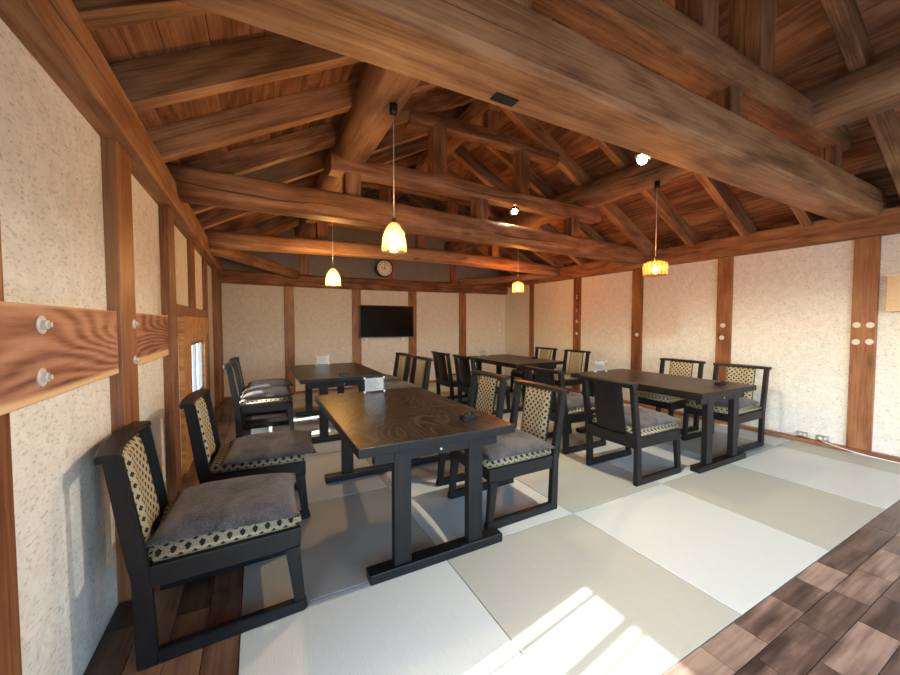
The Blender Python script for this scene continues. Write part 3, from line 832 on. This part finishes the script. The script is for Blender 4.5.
# ------------------------------------------------------------------ wall items
tv = tag(empty('television', (2.285, YF - .03, .98)), 'black flat television hung between the far wall posts', 'television')
box('tv_case', (1.73, YF - .085, .985), (2.84, YF - .04, 1.615), M['tvframe'], tv, .006)
box('screen', (1.745, YF - .088, 1.005), (2.825, YF - .084, 1.60), M['tv'], tv, 0)
for x in (1.86, 2.62):
    box('mounting_bracket', (x - .03, YF - .075, .93), (x + .03, YF - .002, .99), M['whitepl'], tv, .004)
box('wall_mount', (2.05, YF - .041, 1.1), (2.5, YF, 1.5), M['tvframe'], tv, .002)

ck = tag(empty('wall_clock', (2.22, YF - .14, 2.18)), 'round wall clock with dark rim and white face above the far header beam', 'clock')
cc = (2.22, YF - .115, 2.335)
lathed('clock_case', [(.165, .11), (.168, .02), (.175, -.02), (.168, -.035), (.15, -.035), (.148, -.012)], M['rim'], ck, cc, 40, True, 'Y')
lathed('clock_face', [(.148, -.012), (.148, -.018)], M['face'], ck, cc, 40, True, 'Y')
def text_mesh(s, size):
    cu = bpy.data.curves.new('numeral', 'FONT'); cu.body = s; cu.size = size; cu.align_x = 'CENTER'; cu.align_y = 'CENTER'; cu.offset = .0012
    t_ = bpy.data.objects.new('numeral', cu); COL.objects.link(t_)
    dg = bpy.context.evaluated_depsgraph_get(); me = bpy.data.meshes.new_from_object(t_.evaluated_get(dg))
    bpy.data.objects.remove(t_); bpy.data.curves.remove(cu); return me
bm = bmesh.new()
for k in range(1, 13):
    a = PI / 2 - k * PI / 6; me = text_mesh(str(k), .042); n0 = len(bm.verts); bm.from_mesh(me); bm.verts.ensure_lookup_table()
    for v in bm.verts[n0:]: v.co = Vector((v.co.x + .118 * math.cos(a), -.0188, v.co.y + .118 * math.sin(a)))
mesh_obj('numerals', bm, M['blackpl'], ck, Matrix.Translation(cc))
def hand(name, ang, ln, w):
    bm = bmesh.new(); a = math.radians(90 - ang); d = Vector((math.cos(a), 0, math.sin(a))); n = Vector((-d.z, 0, d.x))
    q = [d * -.02 + n * w, d * -.02 - n * w, d * ln - n * w * .5, d * ln + n * w * .5]
    lo = [bm.verts.new(v + Vector((0, -.021, 0))) for v in q]; hi = [bm.verts.new(v + Vector((0, -.024, 0))) for v in q]
    bm.faces.new(lo); bm.faces.new(hi[::-1])
    for i in range(4): bm.faces.new((lo[i], hi[i], hi[(i + 1) % 4], lo[(i + 1) % 4]))
    bmesh.ops.recalc_face_normals(bm, faces=bm.faces[:])
    mesh_obj(name, bm, M['blackpl'], ck, Matrix.Translation(cc))
hand('hour_hand', 270, .075, .007); hand('minute_hand', 2, .112, .005)

o = empty('wooden_wall_box', (XR - .06, 1.08, 1.37)); tag(o, 'small pale wooden box on right wall at the picture edge', 'box')
box('box_body', (XR - .10, 1.0, 1.375), (XR, 1.10, 1.70), M['boxwood'], o, .004)
box('box_lid', (XR - .105, .995, 1.695), (XR, 1.105, 1.708), M['card'], o, .002)
for k, z in enumerate((1.23, 1.10)):
    o = empty('light_switch', (5.04, YF, z)); tag(o, ('upper' if k == 0 else 'lower') + ' small white switch plate on smooth wall in far right corner', 'switch', 'switch plates in the far corner')
    box('switch_plate', (5.01, YF - .01, z - .045), (5.07, YF, z + .045), M['whitepl'], o, .003)
    box('rocker', (5.025, YF - .015, z - .025), (5.055, YF - .009, z + .025), M['face'], o, .002)
outlets = []
for k, y in enumerate((1.50, 1.66)):
    o = empty('power_outlet', (XR - .03, y, .05)); tag(o, ('nearer' if k == 0 else 'farther') + ' small metal outlet at the foot of the right wall', 'outlet', 'outlets at the right wall foot')
    box('outlet_plate', (XR - .03, y - .05, .045), (XR, y + .05, .10), M['steel'], o, .006)
    bm = bmesh.new()
    for dy in (-.02, .02): add_box(bm, (XR - .033, y + dy - .012, .06), (XR - .029, y + dy + .012, .085), .002)
    mesh_obj('socket', bm, M['whitepl'], o); outlets.append(o)
def tube(name, pts, r, mat, parent=None, seg=8):
    cu = bpy.data.curves.new(name, 'CURVE'); cu.dimensions = '3D'; cu.bevel_depth = r; cu.bevel_resolution = 2
    sp = cu.splines.new('NURBS'); sp.points.add(len(pts) - 1); sp.use_endpoint_u = True; sp.order_u = 3
    for p, q in zip(sp.points, pts): p.co = (*q, 1)
    t_ = bpy.data.objects.new(name, cu); COL.objects.link(t_)
    dg = bpy.context.evaluated_depsgraph_get(); me = bpy.data.meshes.new_from_object(t_.evaluated_get(dg))
    bpy.data.objects.remove(t_); bm = bmesh.new(); bm.from_mesh(me)
    return mesh_obj(name, bm, mat, parent, smooth=True)
tube('power_cord', [(XR - .09, -1.0, .006), (XR - .095, .2, .006), (XR - .085, .8, .006), (XR - .10, 1.2, .006), (XR - .06, 1.5, .046), (XR - .034, 1.52, .06)], .005, M['card'], outlets[0])
tube('power_cord', [(XR - .034, 1.68, .06), (XR - .06, 1.85, .05), (XR - .05, 2.0, .12), (XR - .03, 2.15, .26), (XR - .04, 2.3, .2), (XR - .05, 2.5, .05), (XR - .06, 2.9, .046)], .004, M['cable'], outlets[1])

# ------------------------------------------------------------------ lamps
def pendant(x, y, z, ztop, r, hgt, mat, lab, power):
    o = empty('pendant_lamp', (x, y, z)); tag(o, lab, 'lamp', 'glass pendant lamps')
    lathed('ceiling_cup', [(.012, -.035), (.026, -.03), (.028, .03), (.01, .034)], M['blackpl'], o, (x, y, ztop), 16)
    lathed('cord', [(.0035, z + hgt * .75), (.0035, ztop - .03)], M['cable'], o, (x, y, 0), 8)
    h = hgt
    prof = [(.022, h * .62), (.03, h * .60), (r * .55, h * .46), (r * .82, h * .24), (r * .95, 0), (r, -h * .28), (r * .98, -h * .42), (r * .96, -h * .42), (r * .965, -h * .26), (r * .91, 0), (r * .79, h * .23), (r * .52, h * .44), (.027, h * .575)]
    if mat is M['amber']:
        prof = [(.022, h * .55), (.03, h * .52), (r * .7, h * .45), (r * .94, h * .36), (r, h * .2), (r * .97, -h * .38), (r * .94, -h * .38), (r * .965, h * .2), (r * .90, h * .34), (r * .68, h * .42), (.027, h * .49)]
    lathed('glass_shade', prof, mat, o, (x, y, z), 32, False)
    lathed('lamp_holder', [(.006, h * .80), (.018, h * .72), (.02, h * .50), (.017, h * .30)], M['brass'], o, (x, y, z), 14)
    br = .03
    b = lathed('bulb', [(.004, h * .30), (.012, h * .26), (br, .02), (br * 1.1, .0), (br * .9, -.02), (br * .4, -.033), (.002, -.036)], M['bulb'], o, (x, y, z - .012), 14)
    li = bpy.data.lights.new('pendant_light', 'POINT'); li.energy = power; li.color = (1., .68, .36); li.shadow_soft_size = .02
    lo = bpy.data.objects.new('pendant_light', li); COL.objects.link(lo); lo.parent = o; lo.location = (0, 0, -.012)
    return o
pendant(.826, 2.365, 1.825, 2.686, .085, .19, M['shade'], 'bright glass pendant lamp hanging over the nearest table', 30)
pendant(.846, 4.70, 1.815, 2.686, .095, .21, M['shade'], 'glass pendant lamp hanging over the far left table', 46)
pendant(3.65, 2.365, 1.825, 2.686, .118, .165, M['amber'], 'amber glass pendant lamp hanging over the right table', 30)
pendant(3.76, 4.75, 1.835, 2.686, .095, .19, M['amber'], 'amber glass pendant lamp over the farthest table', 46)
def spot(p, wall_y, lab, power):
    o = empty('beam_lamp', p); tag(o, lab, 'lamp', 'small bare bulbs on the beams')
    x, y, z = p
    lathed('lamp_socket', [(.03, -(y - wall_y)), (.03, -(y - wall_y) + .02), (.016, -(y - wall_y) + .025), (.018, -.02)], M['blackpl'], o, p, 16, True, 'Y')
    bm = bmesh.new(); bmesh.ops.create_uvsphere(bm, u_segments=20, v_segments=14, radius=.032)
    mesh_obj('bulb', bm, M['spotbulb'], o, Matrix.Translation(p), smooth=True)
    lathed('reflector_hood', [(.02, .052), (.034, .046), (.044, .028), (.046, .020), (.043, .020), (.041, .028), (.032, .042), (.02, .047)], M['blackpl'], o, p, 24, False)
    li = bpy.data.lights.new('beam_light', 'SPOT'); li.spot_size = math.radians(158); li.spot_blend = .25; li.energy = power; li.color = (1., .85, .66); li.shadow_soft_size = .022
    lo = bpy.data.objects.new('beam_light', li); COL.objects.link(lo); lo.parent = o; lo.location = (0, 0, 0)
spot((2.24, 1.555, 2.335), 1.43, 'brilliant bare bulb on the nearest tie beam', 180)
spot((2.60, 3.35, 2.53), 3.40, 'small bare bulb between the beams of the middle truss', 110)

# ------------------------------------------------------------------ daylight
sun = bpy.data.lights.new('sun', 'SUN'); sun.energy = 26.; sun.angle = math.radians(.6); sun.color = (1., .97, .93)
so = bpy.data.objects.new('sun', sun); COL.objects.link(so)
d = Vector((1., .15, -.785)).normalized()
so.rotation_euler = d.to_track_quat('-Z', 'Y').to_euler()
w = bpy.data.worlds.new('sky'); bpy.context.scene.world = w; w.use_nodes = True
nt = w.node_tree; bg = nt.nodes['Background']
sk = nt.nodes.new('ShaderNodeTexSky'); sk.sky_type = 'NISHITA'; sk.sun_disc = False; sk.sun_elevation = math.radians(38); sk.sun_rotation = math.radians(-98)
nt.links.new(sk.outputs[0], bg.inputs[0]); bg.inputs[1].default_value = 2.3
for (loc, rot, sx, sy) in (((2.4, YB - .16, 1.0), (PI / 2, 0, 0), 4.6, 2.0), ((XL - .16, -.2, .8), (PI / 2, 0, -PI / 2), 2.3, 1.6), ((XL - .06, 4.65, .8), (PI / 2, 0, -PI / 2), 1., .6)):
    li = bpy.data.lights.new('sky_portal', 'AREA'); li.shape = 'RECTANGLE'; li.size = sx; li.size_y = sy; li.cycles.is_portal = True
    lo = bpy.data.objects.new('sky_portal', li); COL.objects.link(lo); lo.location = loc; lo.rotation_euler = rot

# ------------------------------------------------------------------ camera
f_ = 365.; yaw = math.atan(193 / f_); pit = math.atan(14.5 / f_)
F = Vector((math.sin(yaw) * math.cos(pit), math.cos(yaw) * math.cos(pit), -math.sin(pit)))
R = Vector((math.cos(yaw), -math.sin(yaw), 0)); U = R.cross(F)
cam = bpy.data.cameras.new('camera'); co = bpy.data.objects.new('camera', cam); COL.objects.link(co)
mw = Matrix((R, U, -F)).transposed().to_4x4(); mw.translation = (0, 0, 1.27); co.matrix_world = mw
cam.sensor_width = 36.; cam.lens = f_ / 900 * 36; cam.clip_start = .02
sc = bpy.context.scene; sc.camera = co
sc.view_settings.view_transform = 'Standard'; sc.view_settings.look = 'None'; sc.view_settings.gamma = 1.; sc.view_settings.exposure = 0.
sc.cycles.use_denoising = True
sc.cycles.max_bounces = 8; sc.cycles.diffuse_bounces = 5; sc.cycles.transparent_max_bounces = 12; sc.cycles.sample_clamp_indirect = 6.
